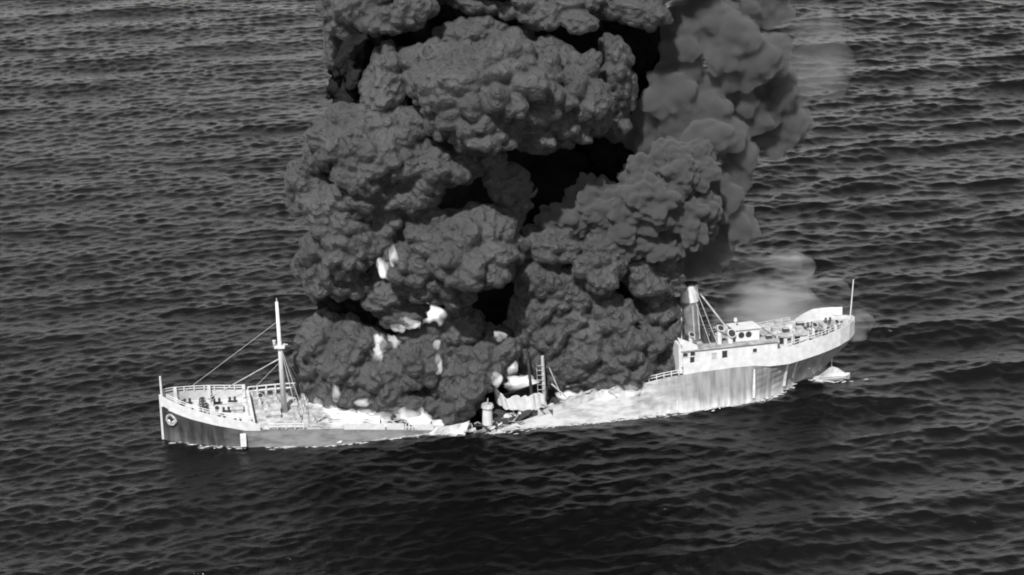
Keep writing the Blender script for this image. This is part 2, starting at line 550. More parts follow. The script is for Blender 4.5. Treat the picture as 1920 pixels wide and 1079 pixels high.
railing(B, fine(18, 24, 5), lambda u: bzd(u), bhb, -1, 1.0, r=0.08)
# far bulwark with freeing ports between mast and forecastle
far_b = side_strip(B, fine(16.6, 26, 8), lambda u: bzd(u) - 0.2, lambda u: bzd(u) + 1.1, bhb, 1, "bulwark", M['white_worn'], 0.16)
for u in (17.6, 19.1, 20.7, 22.3, 23.6):
    MB().box(B, u, u + 0.85, bhb(u) - 0.32, bhb(u) - 0.2, bzd(u) + 0.15, bzd(u) + 0.7).build("freeing_port", M['hole'], ship)
# white crossbeam at the break of the forecastle
MB().box(B, 15.2, 15.7, -6.6, 6.6, 3.6, 5.0).build("forecastle_bulkhead", M['white'], ship)
# forecastle gear
def windlass(u, v):
    w = bzd(u) - 0.1
    mb = MB()
    mb.box(B, u - 0.8, u + 0.8, v - 2.2, v + 2.2, w, w + 0.35)
    o = mb.build("windlass", M['grey_steel'], ship)
    for dv in (-1.7, -0.6, 0.6, 1.7):
        MB().tube(B(u, v + dv - 0.4, w + 0.95), B(u, v + dv + 0.4, w + 0.95), 0.6, 0.6, 12).build("drum", M['dark'], o)
    for dv in (-1.15, 0, 1.15):
        MB().box(B, u - 0.45, u + 0.45, v + dv - 0.1, v + dv + 0.1, w + 0.35, w + 1.4).build("drum_bracket", M['white'], o)
windlass(7.2, 0.2)
def bollard(fr, u, v, w, m='dark', h=0.9):
    mb = MB()
    for d in (-0.45, 0.45):
        mb.tube(fr(u + d, v, w), fr(u + d, v, w + h), 0.2, 0.24, 8)
    mb.box(fr, u - 0.8, u + 0.8, v - 0.3, v + 0.3, w, w + 0.15)
    mb.build("bollard", M[m], ship)
for u, v in ((3.2, 1.2), (4.8, -1.6), (9.8, 3.6), (10.2, -3.6), (12.6, 4.8), (12.9, -4.2), (4.6, 2.4), (11.2, 0.2)):
    bollard(B, u, v, bzd(u) - 0.15)
def hatch(fr, u, v, w, su, sv, h, m='grey_steel'):
    o = MB().box(fr, u - su, u + su, v - sv, v + sv, w, w + h).build("hatch_coaming", M[m], ship)
    MB().box(fr, u - su - 0.12, u + su + 0.12, v - sv - 0.12, v + sv + 0.12, w + h, w + h + 0.14).build("hatch_cover", M['white_worn'], o)
hatch(B, 13.2, 1.2, bzd(13.2) - 0.2, 0.9, 1.1, 0.7)
hatch(B, 19.2, -1.0, bzd(19.2) - 0.2, 1.3, 1.6, 0.6)
hatch(B, 22.8, 2.2, bzd(22.8) - 0.2, 1.0, 1.2, 0.6)
def cowl(fr, u, v, w, h, r, m='white', yaw_v=-1):
    """cowl ventilator: a pipe that bends into a bell mouth"""
    p = [fr(u, v, w), fr(u, v, w + h * 0.72), fr(u + 0.05, v + 0.12 * yaw_v, w + h * 0.88), fr(u + 0.1, v + 0.5 * r * 2 * yaw_v, w + h)]
    mb = MB()
    mb.tube(p[0], p[1], r, r, 10); mb.tube(p[1], p[2], r, r * 1.15, 10); mb.tube(p[2], p[3], r * 1.15, r * 1.7, 10)
    o = mb.build("ventilator", M[m], ship)
    d = (p[3] - p[2]).normalized()
    MB().tube(p[3] + d * 0.02, p[3] + d * 0.05, r * 1.4, r * 1.4, 10).build("mouth", M['hole'], o)
cowl(B, 8.9, 2.3, bzd(8.9) - 0.2, 2.0, 0.3)
cowl(B, 9.4, -2.2, bzd(9.4) - 0.2, 1.9, 0.3)
cowl(B, 17.4, 3.4, bzd(17.4) - 0.2, 2.0, 0.32)
# jackstaff
MB().tube(B(0.25, 0, 6.5), B(0.15, 0, 12.0), 0.24, 0.18, 8).build("jackstaff", M['white'], ship)
# anchor in its hawse, near side
au, aw = 1.5, 4.3
ap = lambda du, dw, out=0.25: B(au + du, -(bhb(au) * 0.86 + du * 0.75 + out), aw + dw)
ring = [ap(0, 1.05), ap(0.62, 0.5), ap(0.8, -0.1), ap(0.35, -0.75), ap(-0.35, -0.85), ap(-0.75, -0.1), ap(-0.6, 0.6)]
anc_o = MB().path(ring + ring[:1], 0.24).build("hawse_ring", M['white_worn'], ship)
MB().tube(ap(0, 0.5, 0.3), ap(0.05, -0.5, 0.35), 0.2, 0.24, 8).build("anchor", M['dark'], anc_o)
MB().path([ap(-0.5, 0.0, .38), ap(0.0, -0.45, .42), ap(0.5, 0.0, .38)], 0.16).build("anchor_arms", M['white'], anc_o)
# white hose or fender hanging down the near side
fu = 13.5
MB().box(B, fu - 0.5, fu + 0.5, -(bhb(fu) + 0.38), -(bhb(fu) + 0.03), 0.5, 2.9).build("fender", M['canvas'], ship)
# white boot topping and draught marks that catch the light at the bow
for u0, u1, w0, w1 in ():
    us = fine(u0, u1, 5)
    hbm = lambda u, w=(w0 + w1) / 2: bhw(u) + (bhb(u) - bhw(u)) * w / bzd(u)
    side_strip(B, us, lambda u: w0, lambda u: w1, hbm, -1, "paint_band", M['white_worn'], 0.02, 0.05)
# foremast
mast_b = B(21.4, -0.2, bzd(21.4) - 0.3)
mast_t = B(20.9, -0.2, 24.4)
mo = MB().tube(mast_b, mast_t, 0.55, 0.26, 12).build("foremast", M['white'], ship, True)
def on_mast(t): return mast_b.lerp(mast_t, t)
MB().box8([on_mast(0.60) + v for v in [Vector((-.9, -.9, 0)), Vector((.9, -.9, 0)), Vector((.9, .9, 0)), Vector((-.9, .9, 0)),
          Vector((-.9, -.9, .25)), Vector((.9, -.9, .25)), Vector((.9, .9, .25)), Vector((-.9, .9, .25))]]).build("crosstree", M['white'], mo)
MB().tube(on_mast(0.61) - B.ax * 1.2, on_mast(0.615) + B.ax * 1.4, 0.12, 0.12, 6).build("yard", M['white_worn'], mo)
MB().tube(on_mast(0.62) - B.ax * .95 + Vector((0, 0, .1)), on_mast(0.66) - B.ax * .95, 0.2, 0.3, 8).build("mast_lamp", M['white'], mo)
MB().tube(on_mast(0.99), on_mast(0.99) + Vector((0, 0, 0.9)), 0.1, 0.06, 6).build("truck", M['white'], mo)
# stays forward and shrouds aft
def stay(a, b, r, m='rope', parent=None): MB().tube(a, b, r, r, 5).build("stay", M[m], parent or ship)
stay(on_mast(0.83), B(2.5, 0.8, bzd(2.5) + 1.2), 0.035)
stay(on_mast(0.50), B(7.4, 1.5, bzd(7.4) + 1.0), 0.09, 'white_worn')
stay(on_mast(0.47), B(13.8, 2.4, bzd(13.8) + 1.0), 0.04)
for du, v, t in ((2.2, 7.2, 0.62), (3.4, 7.2, 0.62), (4.4, 7.2, 0.6), (2.0, -7.2, 0.62), (3.4, -7.2, 0.62)):
    MB().tube(on_mast(t), B(21.4 + du, v, bzd(23) + 0.2), 0.05, 0.05, 5).build("shroud", M['rope'], ship)
# derrick post and winches at the mast's foot
for u, v in ((23.4, -3.2), (24.6, 1.0), (25.8, -4.6), (20.2, 4.6), (18.3, 1.6), (25.3, 4.2)):
    w = bzd(u) - 0.15
    o = MB().box(B, u - 0.7, u + 0.7, v - 0.7, v + 0.7, w, w + 0.5).build("winch", M['grey_steel'], ship)
    MB().tube(B(u, v - 0.75, w + 0.85), B(u, v + 0.75, w + 0.85), 0.42, 0.42, 10).build("drum", M['white_worn'], o)
# low lit bulwark along the sinking deck, near side, with freeing ports
lb0, lb1 = (lambda u: bzd(u) - 0.2), (lambda u: bzd(u) + 1.0)
for a, b in ((31.0, 38.2), (38.5, 41.6), (43.8, 46.8)):
    side_strip(B, fine(a, b, 5), lb0, lb1, bhb, -1, "bulwark", M['white'], 0.15, 0.03)
for u in (41.75, 42.35, 42.95, 43.5):
    MB().box(B, u, u + 0.22, -bhb(u) - 0.02, -bhb(u) + 0.12, bzd(u) - 0.2, bzd(u) + 0.95).build("bulwark_stay", M['white'], ship)
# torn deck plates standing up out of the water at the break
def plate(p0, p1, p2, p3, name, m):
    a, b, c, d = (Vector(p) for p in (p0, p1, p2, p3))
    n = (b - a).cross(d - a).normalized() * 0.12
    # bent plate: rows between the edges, buckled a little
    top, bot, nr = [], [], []
    for i in range(7):
        t = i / 6
        k = n * (2.0 * math.sin(t * 7.0) + random.uniform(-1, 1))
        top.append(d.lerp(c, t) + k + Vector((0, 0, random.uniform(-.15, .15)))); bot.append(a.lerp(b, t) + k * 0.4); nr.append(n)
    MB().strip(top, bot, 1.0, nr).build(name, M[m], ship)
plate(at_z(770, 812, .2), at_z(838, 800, .4), at_z(840, 784, 1.8), at_z(778, 798, 1.4), "torn_plate", 'white')
plate(at_z(800, 816, .1), at_z(872, 816, .1), at_z(881, 790, 2.0), at_z(812, 803, 1.2), "torn_plate", 'white_worn')
plate(at_z(820, 819, .1), at_z(850, 822, .1), at_z(862, 814, .6), at_z(835, 812, .6), "torn_plate", 'white_worn')
plate(at_z(505, 830, .1), at_z(560, 832, .1), at_z(562, 826, .4), at_z(512, 824, .4), "torn_plate", 'white_worn')
plate(at_z(585, 832, .1), at_z(640, 831, .1), at_z(642, 826, .4), at_z(588, 827, .4), "torn_plate", 'white_worn')

# --- stern half
SL = 73.5
szd = lambda u: lerp(u, [-2, 0, 4, 9, 14, 20, 28, 34, 37, 40, 52, 58, 66, SL], [-0.8, 0.3, 1.1, 2.3, 3.4, 4.5, 6.1, 6.9, 7.1, 7.3, 7.6, 8.0, 9.0, 10.2])
shb = lambda u: lerp(u, [-2, 0, 46, 54, 60, 65, 69, 71.5, 73, SL], [7.9, 8.0, 8.0, 7.7, 7.1, 6.2, 4.8, 3.3, 1.7, 0.5])
shw = lambda u: lerp(u, [-2, 0, 44, 50, 55, 59, 62, 64.5, SL], [7.9, 8.0, 8.0, 7.5, 5.9, 3.4, 1.5, 0.3, 0.12])
SU = [-2, 0, 4, 9, 14, 20, 28, 34, 40, 46, 50, 54, 58, 61, 64, 66.5, 69, 71.5, 73, SL]
def stern_hull():
    vs, fs = [], []; rows = 9
    for u in SU:
        top = szd(u)
        # the counter: aft of the sternpost the bottom rises clear of the water
        bot = lerp(u, [-2, 62, 65, 69, SL], [-2.5, -2.5, -0.4, 4.6, 9.0])
        for sgn in (-1, 1):
            for k in range(rows):
                t = k / (rows - 1); w = bot + (top - bot) * t
                q = max(0.0, min(1.0, w / top)) if top > 0.3 else 0
                q = q ** lerp(u, [50, 63], [0.75, 2.2])
                b_ = shw(u) + (shb(u) - shw(u)) * q
                if k == 0 and u > 62: b_ = 0.06
                vs.append(S(u, sgn * b_, w))
    n = 2 * rows
    for i in range(len(SU) - 1):
        a, c = i * n, (i + 1) * n
        for k in range(rows - 1):
            fs.append((a + k, c + k, c + k + 1, a + k + 1))
            fs.append((a + rows + k, a + rows + k + 1, c + rows + k + 1, c + rows + k))
        fs.append((a, a + rows, c + rows, c))
    for a in (0, (len(SU) - 1) * n):
        for k in range(rows - 1): fs.append((a + k, a + k + 1, a + rows + k + 1, a + rows + k))
    return link_mesh("stern_hull", vs, fs, M['stern_hull'], ship, False)
stern_hull()
deck_sheet(S, fine(0, 36.9, 12), szd, shb, "main_deck", M['char'])
deck_sheet(S, fine(37, SL - 0.2, 12), szd, shb, "poop_deck", M['deck'], dz=1.3)
# white plating of the poop, both sides meeting round the stern
pz1 = lambda u: szd(u) + lerp(u, [36, 38, 58, 66, SL], [1.7, 1.9, 2.0, 2.0, 2.0])
pz0 = lambda u: szd(u) - lerp(u, [39, 50, 53, 58, 64, SL], [0.1, 0.1, 0.9, 1.3, 1.2, 1.0])
PU = [37.3, 40, 43, 47, 51, 54, 58, 61, 64, 66.5, 69, 71.5, 73, SL]
for sg in (-1, 1):
    side_strip(S, PU, pz0, pz1, shb, sg, "bulwark", M['white'], 0.16, 0.035)
MB().box(S, SL - 0.1, SL + 0.15, -0.62, 0.62, 9.0, 12.3).build("taffrail_plate", M['white'], ship)
# high bulwark on the far quarter, sunlit from inside
side_strip(S, fine(64.5, 72.4, 6), pz1, lambda u: pz1(u) + lerp(u, [64.5, 67, 72.4], [0.2, 1.7, 1.6]), shb, 1, "quarter_bulwark", M['white'], 0.14)
railing(S, fine(55, 63.5, 7), pz1, shb, 1, 0.8)
railing(S, fine(57, 72.6, 11), pz1, shb, -1, 0.9, r=0.06)
# deckhouse on the poop front
dk = lambda u: szd(u) + 1.3
dh = MB().box(S, 37.3, 55.6, -7.35, 6.6, 7.0, 11.2).build("deckhouse", M['white'], ship)
MB().box(S, 37.0, 55.9, -7.7, 6.9, 11.2, 11.38).build("deckhouse_roof", M['deck'], dh)
def opening(name, fr, u, du, w, dw, v, parent, m='hole', frame_=True):
    o = MB().box(fr, u - du, u + du, v - 0.03, v + 0.05, w - dw, w + dw).build(name, M[m], parent)
    if frame_:
        mb = MB(); t = 0.09
        mb.box(fr, u - du - t, u + du + t, v - 0.09, v - 0.035, w + dw, w + dw + t)
        mb.box(fr, u - du - t, u + du + t, v - 0.09, v - 0.035, w - dw - t, w - dw)
        mb.box(fr, u - du - t, u - du, v - 0.09, v - 0.035, w - dw + 0.002, w + dw - 0.002)
        mb.box(fr, u + du, u + du + t, v - 0.09, v - 0.035, w - dw + 0.002, w + dw - 0.002)
        mb.build("window_frame" if name != "door" else "door_frame", M['white'], parent)
opening("door", S, 39.2, 0.42, 9.1, 0.95, -7.38, dh)
opening("window", S, 37.9, 0.45, 10.55, 0.35, -7.38, dh)
opening("window", S, 39.3, 0.45, 10.6, 0.38, -7.38, dh)
opening("door", S, 45.4, 0.5, 9.7, 0.85, -7.38, dh)
opening("door", S, 43.4, 0.5, 9.4, 0.95, -7.38, dh, 'white_worn')
opening("porthole", S, 51.2, 0.38, 10.0, 0.34, -7.38, dh)
# wings and low front corner of the house
MB().box(S, 36.6, 37.28, -7.6, 5.2, 7.2, 12.6).build("house_front_screen", M['white'], ship)
MB().box8([S(37.3, -7.6, 11.4), S(40.3, -7.6, 11.4), S(40.3, -7.4, 11.4), S(37.3, -7.4, 11.4),
           S(36.4, -7.6, 14.0), S(40.0, -7.6, 12.3), S(40.0, -7.4, 12.3), S(36.4, -7.4, 14.0)]).build("bridge_wing", M['white'], ship)
# upper house aft of the funnel
uh = MB().box(S, 48.2, 52.8, -5.6, -1.6, 11.4, 13.6).build("upper_house", M['white'], ship)
MB().box(S, 47.9, 53.1, -5.9, -1.3, 13.6, 13.78).build("upper_house_roof", M['white'], uh)
for u in (49.3, 50.7):
    MB().tube(S(u, -5.64, 12.6), S(u, -5.68, 12.6), 0.55, 0.55, 14).build("porthole", M['hole'], uh)
    MB().tube(S(u, -5.605, 12.6), S(u, -5.635, 12.6), 0.64, 0.64, 14).build("porthole_rim", M['white_worn'], uh)
MB().tube(S(49.0, -3.5, 13.78), S(49.0, -3.5, 14.9), 0.1, 0.08, 6).build("lamp_post", M['white'], ship)
MB().tube(S(49.0, -3.5, 14.7), S(49.0, -3.5, 15.3), 0.35, 0.3, 8).build("signal_lamp", M['white'], ship)
# engine skylight, open black doors and cowls between funnel and upper house
sk = MB().box(S, 44.2, 46.8, -1.8, 2.6, 11.4, 12.4).build("engine_skylight", M['grey_steel'], ship)
for v in (-1.2, 0.4, 2.0):
    MB().box(S, 44.5, 46.5, v - 0.5, v + 0.5, 12.4, 12.5).build("skylight_pane", M['hole'], sk)
MB().box(S, 42.5, 43.5, -4.4, -3.2, 11.4, 14.0).build("locker", M['dark'], ship)
MB().box(S, 44.0, 44.7, -4.4, -3.4, 11.4, 13.2).build("locker", M['dark'], ship)
cowl(S, 45.2, -5.4, 11.38, 3.0, 0.42)
cowl(S, 39.6, -5.6, 11.38, 2.4, 0.36)
cowl(S, 47.2, -5.6, 11.38, 1.9, 0.5)
# funnel
fb, ft = S(41.3, -1.2, 11.3), S(40.9, -1.2, 22.0)
fn = MB().tube(fb, ft, 1.75, 1.5, 20).build("funnel", M['funnel'], ship, False)
P = lambda t: fb.lerp(ft, t)
MB().tube(P(0.70), P(0.985), 1.68, 1.62, 20).build("funnel_band", M['white'], fn)
MB().tube(P(1.0), P(1.012), 1.62, 1.62, 20).build("funnel_rim", M['dark'], fn)
MB().tube(P(0.05) + S.side * -1.75, P(0.65) + S.side * -1.58, 0.16, 0.16, 6).build("steam_pipe", M['grey_steel'], fn)
MB().tube(P(0.05) + S.side * -1.5 + S.ax * 1.1, P(0.65) + S.side * -1.35 + S.ax * .95, 0.14, 0.14, 6).build("steam_pipe", M['grey_steel'], fn)
stay(P(0.86) + S.ax * 1.7, S(47.6, -3.4, 13.2), 0.17, 'white_worn')
stay(P(0.7) - S.ax * 1.6, S(38.2, -4.6, 11.4), 0.13, 'white_worn')
stay(P(0.9) - S.side * 1.6, S(43.0, -7.0, 11.4), 0.06)
stay(P(0.9) - S.side * 1.2 + S.ax, S(44.4, -6.8, 11.4), 0.06)
# boat deck clutter aft: davits, boxes, dark doorways of the after house
ah = MB().box(S, 56.1, 62.4, -6.0, 2.8, 9.0, 11.5).build("after_house", M['white'], ship)
MB().box(S, 56.0, 62.7, -6.3, 3.1, 11.5, 11.65).build("after_house_roof", M['white_worn'], ah)
opening("doorway", S, 56.9, 0.45, 10.8, 0.6, -6.03, ah)
opening("window", S, 58.4, 0.4, 10.8, 0.45, -6.03, ah)
opening("doorway", S, 60.0, 0.55, 10.8, 0.6, -6.03, ah)
for u, v, w, s_, m in ((57.0, -2.5, 11.65, .6, 'grey_steel'), (58.8, -3.4, 11.65, .55, 'dark'), (60.1, -1.2, 11.65, .7, 'white'), (61.3, -3.6, 11.65, .6, 'grey_steel'),
                    (62.6, -1.0, 11.65, .65, 'dark'), (59.4, 2.0, 11.65, .6, 'grey_steel'), (54.6, -5.6, 11.4, .5, 'dark')):
    w = 11.4 if u < 55.8 else w
    o = MB().box(S, u - s_, u + s_, v - s_ * .8, v + s_ * .8, w, w + s_ * 1.3).build("deck_locker", M[m], ship)
    MB().box(S, u - s_ - .06, u + s_ + .06, v - s_ * .8 - .06, v + s_ * .8 + .06, w + s_ * 1.3, w + s_ * 1.3 + .08).build("lid", M['white_worn'], o)
for u in (55.9, 58.9, 62.0):
    mb = MB().path([S(u, -6.5, 9.3), S(u, -6.5, 12.2), S(u, -7.0, 13.0), S(u, -7.6, 12.8)], 0.12)
    mb.build("davit", M['white'], ship)
for u, v in ((65.2, -3.4), (66.4, -4.0), (67.8, -3.0), (68.8, 1.0), (70.2, -1.6), (66.0, 2.4), (69.5, 2.2), (64.6, 0.2)):
    bollard(S, u, v, szd(u) + 1.3, 'dark', 1.0)
o = MB().box(S, 66.6, 68.2, -1.6, 1.0, szd(67) + 1.35, szd(67) + 1.8).build("steering_gear_box", M['grey_steel'], ship)
MB().tube(S(67.4, -1.4, szd(67) + 2.2), S(67.4, 0.8, szd(67) + 2.2), 0.5, 0.5, 12).build("drum", M['white_worn'], o)
cowl(S, 64.9, -2.0, 10.2, 1.9, 0.34)
cowl(S, 68.9, -2.9, 10.9, 1.6, 0.3)
# ensign staff
MB().tube(S(SL - 0.4, 0.3, 11.2), S(SL + 0.3, 0.3, 19.3), 0.13, 0.09, 6).build("ensign_staff", M['white'], ship)
# water pouring out of scuppers down the stern hull
def spout(u, w0, w1, wd):
    mb = MB(); b_ = lambda w: shw(u) + (shb(u) - shw(u)) * max(0, min(1, w / szd(u))) ** lerp(u, [50, 63], [0.75, 2.2])
    top, bot, nr = [], [], []
    pts = fine(w0, w1, 6)
    for w in pts:
        k = wd * (0.7 + 0.5 * (w0 - w) / (w0 - w1)) * random.uniform(.8, 1.2)
        top.append(S(u - k, -(b_(w) + 0.12), w)); bot.append(S(u + k, -(b_(w) + 0.12), w)); nr.append(-S.side)
    mb.strip(top, bot, 0.14, nr).build("water_spout", M['canvas'], ship)
spout(50.9, 6.6, 1.0, 0.2); spout(58.0, 6.9, 1.6, 0.26); spout(60.2, 6.6, 2.6, 0.18); spout(36.0, 2.4, 0.4, 0.12)
# main deck forward of the house: rail, pipes, scorched edge
railing(S, fine(28, 36.5, 7), szd, shb, -1, 0.9, r=0.08)
wb0, wb1 = (lambda u: szd(u) - 0.3), (lambda u: szd(u) + 0.9 + 0.25 * math.sin(u * 2.1))
side_strip(S, fine(10, 30, 16), wb0, wb1, shb, -1, "bulwark", M['white_worn'], 0.14, 0.03)
MB().tube(S(16, -5.2, 6.4), S(36.5, -5.4, 7.9), 0.28, 0.28, 8).build("cargo_pipe", M['grey_steel'], ship)
# --- wrecked bridge amidships: bent white screen, leaning black post, mast with ladder
def bridge_wreck():
    rr = random.Random(5)
    top, bot, nr = [], [], []
    cx_, cy_ = at_y(985, 735, -16).x, -15.0
    for i in range(22):
        t = i / 21
        a = R(188) + R(128) * t
        r = 4.5 + rr.uniform(-.1, .1)
        x = cx_ + r * math.cos(a) * 1.2; y = cy_ + r * math.sin(a) * 0.9
        base = 3.5 + 2.6 * max(0, 0.35 - t) + 0.5 * t
        top.append((x - 0.4 + rr.uniform(-.2, .2), y + rr.uniform(-.2, .2), base + 1.5 + rr.uniform(-.2, .25) + .5 * math.sin(t * 13) * math.sin(t * 5) + 1.6 * max(0, 0.3 - t)))
        bot.append((x, y, base - 1.0 - rr.uniform(0, .4))); nr.append(Vector((-math.cos(a), -math.sin(a), 0)))
    return MB().strip(top, bot, 0.2, nr).build("bridge_screen", M['white'], ship)
bs = bridge_wreck()
# jumble of bent plates, beams and pipes along the burnt-out decks
rr = random.Random(21)
def scrap(fr, u, v, w):
    c = fr(u, v, w); kind = rr.random()
    m = rr.choice(['white', 'white_worn', 'white_worn', 'grey_steel', 'char'])
    d = Vector((rr.uniform(-1, 1), rr.uniform(-.6, .6), rr.uniform(-.25, .5))).normalized()
    if kind < 0.45:
        L_ = rr.uniform(1.0, 3.2)
        MB().path([c, c + d * L_ * .5 + Vector((0, 0, rr.uniform(-.2, .4))), c + d * L_], rr.uniform(.08, .2), 5).build("fallen_beam", M[m], ship)
    else:
        e = Vector((rr.uniform(-.4, .4), rr.uniform(-1, 1), rr.uniform(.1, .8))).normalized()
        a_, b_ = rr.uniform(.6, 1.7), rr.uniform(.4, 1.1)
        top, bot, nr = [], [], []
        n_ = d.cross(e).normalized()
        for i in range(5):
            q = (i / 4 - .5) * 2
            k_ = n_ * (0.35 * math.sin(q * 3 + u))
            bot.append(c + d * a_ * q + k_); top.append(c + d * a_ * q + e * b_ * rr.uniform(.6, 1.2) + k_ * .4); nr.append(n_)
        MB().strip(top, bot, 0.07, nr).build("bent_plate", M[m], ship)
for i in range(26):
    u = rr.uniform(-3, 5); scrap(S, u, rr.uniform(-8.4, -4), max(.1, szd(u)) + rr.uniform(-.1, .5))
for i in range(44):
    u = rr.uniform(2, 31); scrap(S, u, rr.uniform(-7.8, -4.5), szd(u) + rr.uniform(-.1, .7))
for i in range(30):
    u = rr.uniform(25, 52); scrap(B, u, rr.uniform(-7.6, -3.0), max(.15, bzd(u)) + rr.uniform(-.1, .5))
MB().tube(at_y(997, 742, -16.5), at_y(988, 655, -15.5), 0.3, 0.22, 8).build("leaning_post", M['char'], ship)
bmast = MB().tube(at_y(1021, 750, -17), at_y(1017, 668, -17), 0.36, 0.28, 10).build("bridge_mast", M['white_worn'], ship)
lad = MB()
for k in range(7):
    a = at_y(1021 - k * .5, 740 - k * 9, -17.5)
    lad.tube(a - Vector((1.2, 0, 0)), a, 0.05, 0.05, 5)
lad.tube(at_y(1009, 742, -17.5), at_y(1006, 690, -17.5), 0.05, 0.05, 5)
lad.build("ladder", M['white_worn'], bmast)
MB().tube(at_y(1024, 752, -18), at_y(1026, 725, -18), 0.18, 0.15, 8).build("leaning_post", M['char'], ship)
for a, b, r in (((1030, 690), (1052, 742), .12), ((1034, 720), (1062, 745), .14)):
    MB().tube(at_y(*a, -17), at_y(*b, -17), r, r, 6).build("fallen_spar", M['white_worn'], ship)
# charred shell below the screen and the black gap at the break
MB().box(S, 1.2, 9.0, -6.9, 4.0, -0.4, 2.2).build("burnt_tank_top", M['char'], ship)
# white ventilator trunk standing at the break
vt = at_y(914, 795, -21.5)
vo = MB().tube(vt, vt + Vector((0, 0, 3.3)), 0.95, 0.85, 12).build("ventilator_trunk", M['white'], ship)
MB().tube(vt + Vector((0, 0, 3.3)), vt + Vector((0, 0, 3.75)), 1.15, 1.05, 12).build("trunk_cap", M['white_worn'], vo)
MB().tube(vt + Vector((0, 0, 3.75)), vt + Vector((0.1, 0, 5.0)), 0.14, 0.1, 6).build("vent_pipe", M['grey_steel'], vo)
for (x0, y0, x1, y1) in ((888, 806, 925, 812), (905, 800, 975, 806), (940, 790, 1010, 800), (985, 778, 1050, 792), (1015, 745, 1062, 770)):
    c0, c1 = at_z(x0, y1, 0.2), at_z(x1, y1 - 4, 0.5)
    c2, c3 = at_z(x1, y0 - 2, 1.1), at_z(x0, y0, 0.9)
    plate(c0, c1, c2, c3, "torn_plate", random.choice(['white', 'white_worn', 'grey_steel']))

# ------------------------------------------------------------------ small boat by the stern
bt = at_z(1558, 712, 0.0)
boat = empty("lifeboat", bt)
tag(boat, "small white boat with a peaked canvas cover floating under the stern", "boat")
def boat_build():
    ax = Vector((math.cos(R(8)), math.sin(R(8)), 0)); sd = Vector((-ax.y, ax.x, 0))
    Lb, Bb = 3.6, 1.15
    vs, fs = [], []
    st = [(-1, .05, 1.15), (-.8, .55, .95), (-.4, .95, .8), (0, 1, .75), (.4, .95, .8), (.8, .6, .95), (1, .05, 1.15)]
    for t, b_, h in st:
        for s_, w in ((-1, h), (-.75, .2), (0, -.25), (.75, .2), (1, h)):
            vs.append(bt + ax * t * Lb + sd * s_ * b_ * Bb + Vector((0, 0, w)))
    for i in range(6):
        for k in range(4):
            a = i * 5 + k; fs.append((a, a + 1, a + 6, a + 5))
        a = i * 5; fs.append((a, a + 5, a + 9, a + 4))
    link_mesh("hull", vs, fs, M['white'], boat)
    q = [bt + ax * -2.6 + sd * -.95 + Vector((0, 0, .95)), bt + ax * 2.9 + sd * -.85 + Vector((0, 0, .95)), bt + ax * 2.9 + sd * .85 + Vector((0, 0, .95)), bt + ax * -2.6 + sd * .95 + Vector((0, 0, .95)),
         bt + ax * 0.1 + Vector((0, 0, 2.7)), bt + ax * 1.2 + Vector((0, 0, 2.3))]
    link_mesh("canvas_cover", q, [(0, 1, 5, 4), (2, 3, 4, 5), (1, 2, 5), (3, 0, 4), (3, 2, 1, 0)], M['white_worn'], boat)
    MB().tube(bt + Vector((0, 0, .8)), bt + Vector((-.1, 0, 5.0)), 0.11, 0.08, 6).build("mast", M['white_worn'], boat)
    MB().path([bt + ax * -3.5 + Vector((0, 0, 1.1)), S(63, -4.4, 4.5)], 0.09).build("line", M['rope'], boat)
boat_build()

# ------------------------------------------------------------------ foam along the waterline
def foam_build():
    vs, fs = [], []
    def patch(x, y, rx, ry, yaw):
        n = random.randint(7, 10); base = len(vs); c, s_ = math.cos(yaw), math.sin(yaw)
        pts = []
        for i in range(n):
            a = 2 * math.pi * i / n; k = random.uniform(.55, 1.15)
            dx, dy = rx * k * math.cos(a), ry * k * math.sin(a)
            pts.append((x + dx * c - dy * s_, y + dx * s_ + dy * c))
        px_ = np.array([p[0] for p in pts] + [x]); py_ = np.array([p[1] for p in pts] + [y])
        h = sea_h(px_, py_)
        for p, hh in zip(pts, h[:-1]): vs.append((p[0], p[1], float(hh) + 0.03))
        vs.append((x, y, float(h[-1]) + 0.14))
        for i in range(n): fs.append((base + i, base + (i + 1) % n, base + n))
    for i in range(300):                               # along the stern half
        u = random.uniform(1, 61) if random.random() < .8 else random.uniform(20, 58)
        off = abs(random.gauss(0, 0.45))
        p = S(u, -(shw(u) + 0.05 + off), 0)
        patch(p.x, p.y, random.uniform(.15, .8), random.uniform(.04, .14), R(14.6) + random.gauss(0, .1))
    for i in range(90):                               # along the sinking bow half
        u = random.uniform(17, 56)
        p = B(u, -(bhw(u) + 0.05 + abs(random.gauss(0, 0.35))), 0)
        patch(p.x, p.y, random.uniform(.15, .9), random.uniform(.04, .12), R(9) + random.gauss(0, .1))
    for i in range(34):                                # under the bow
        u = random.uniform(1, 14)
        p = B(u, -(bhw(u) + 0.1 + abs(random.gauss(0, 0.8))), 0)
        patch(p.x, p.y, random.uniform(.15, .8), random.uniform(.04, .13), R(5))
    for i in range(70):
        p = bt + Vector((random.gauss(-2, 3.0), random.gauss(-.6, .5), 0))
        patch(p.x, p.y, random.uniform(.15, .7), random.uniform(.05, .2), R(12))
    o = link_mesh("foam", vs, fs, M['foam'], None, True, Vector((0, -15, 0)))
    tag(o, "broken white foam washing along the ship's waterline", "foam", kind="stuff")
foam_build()
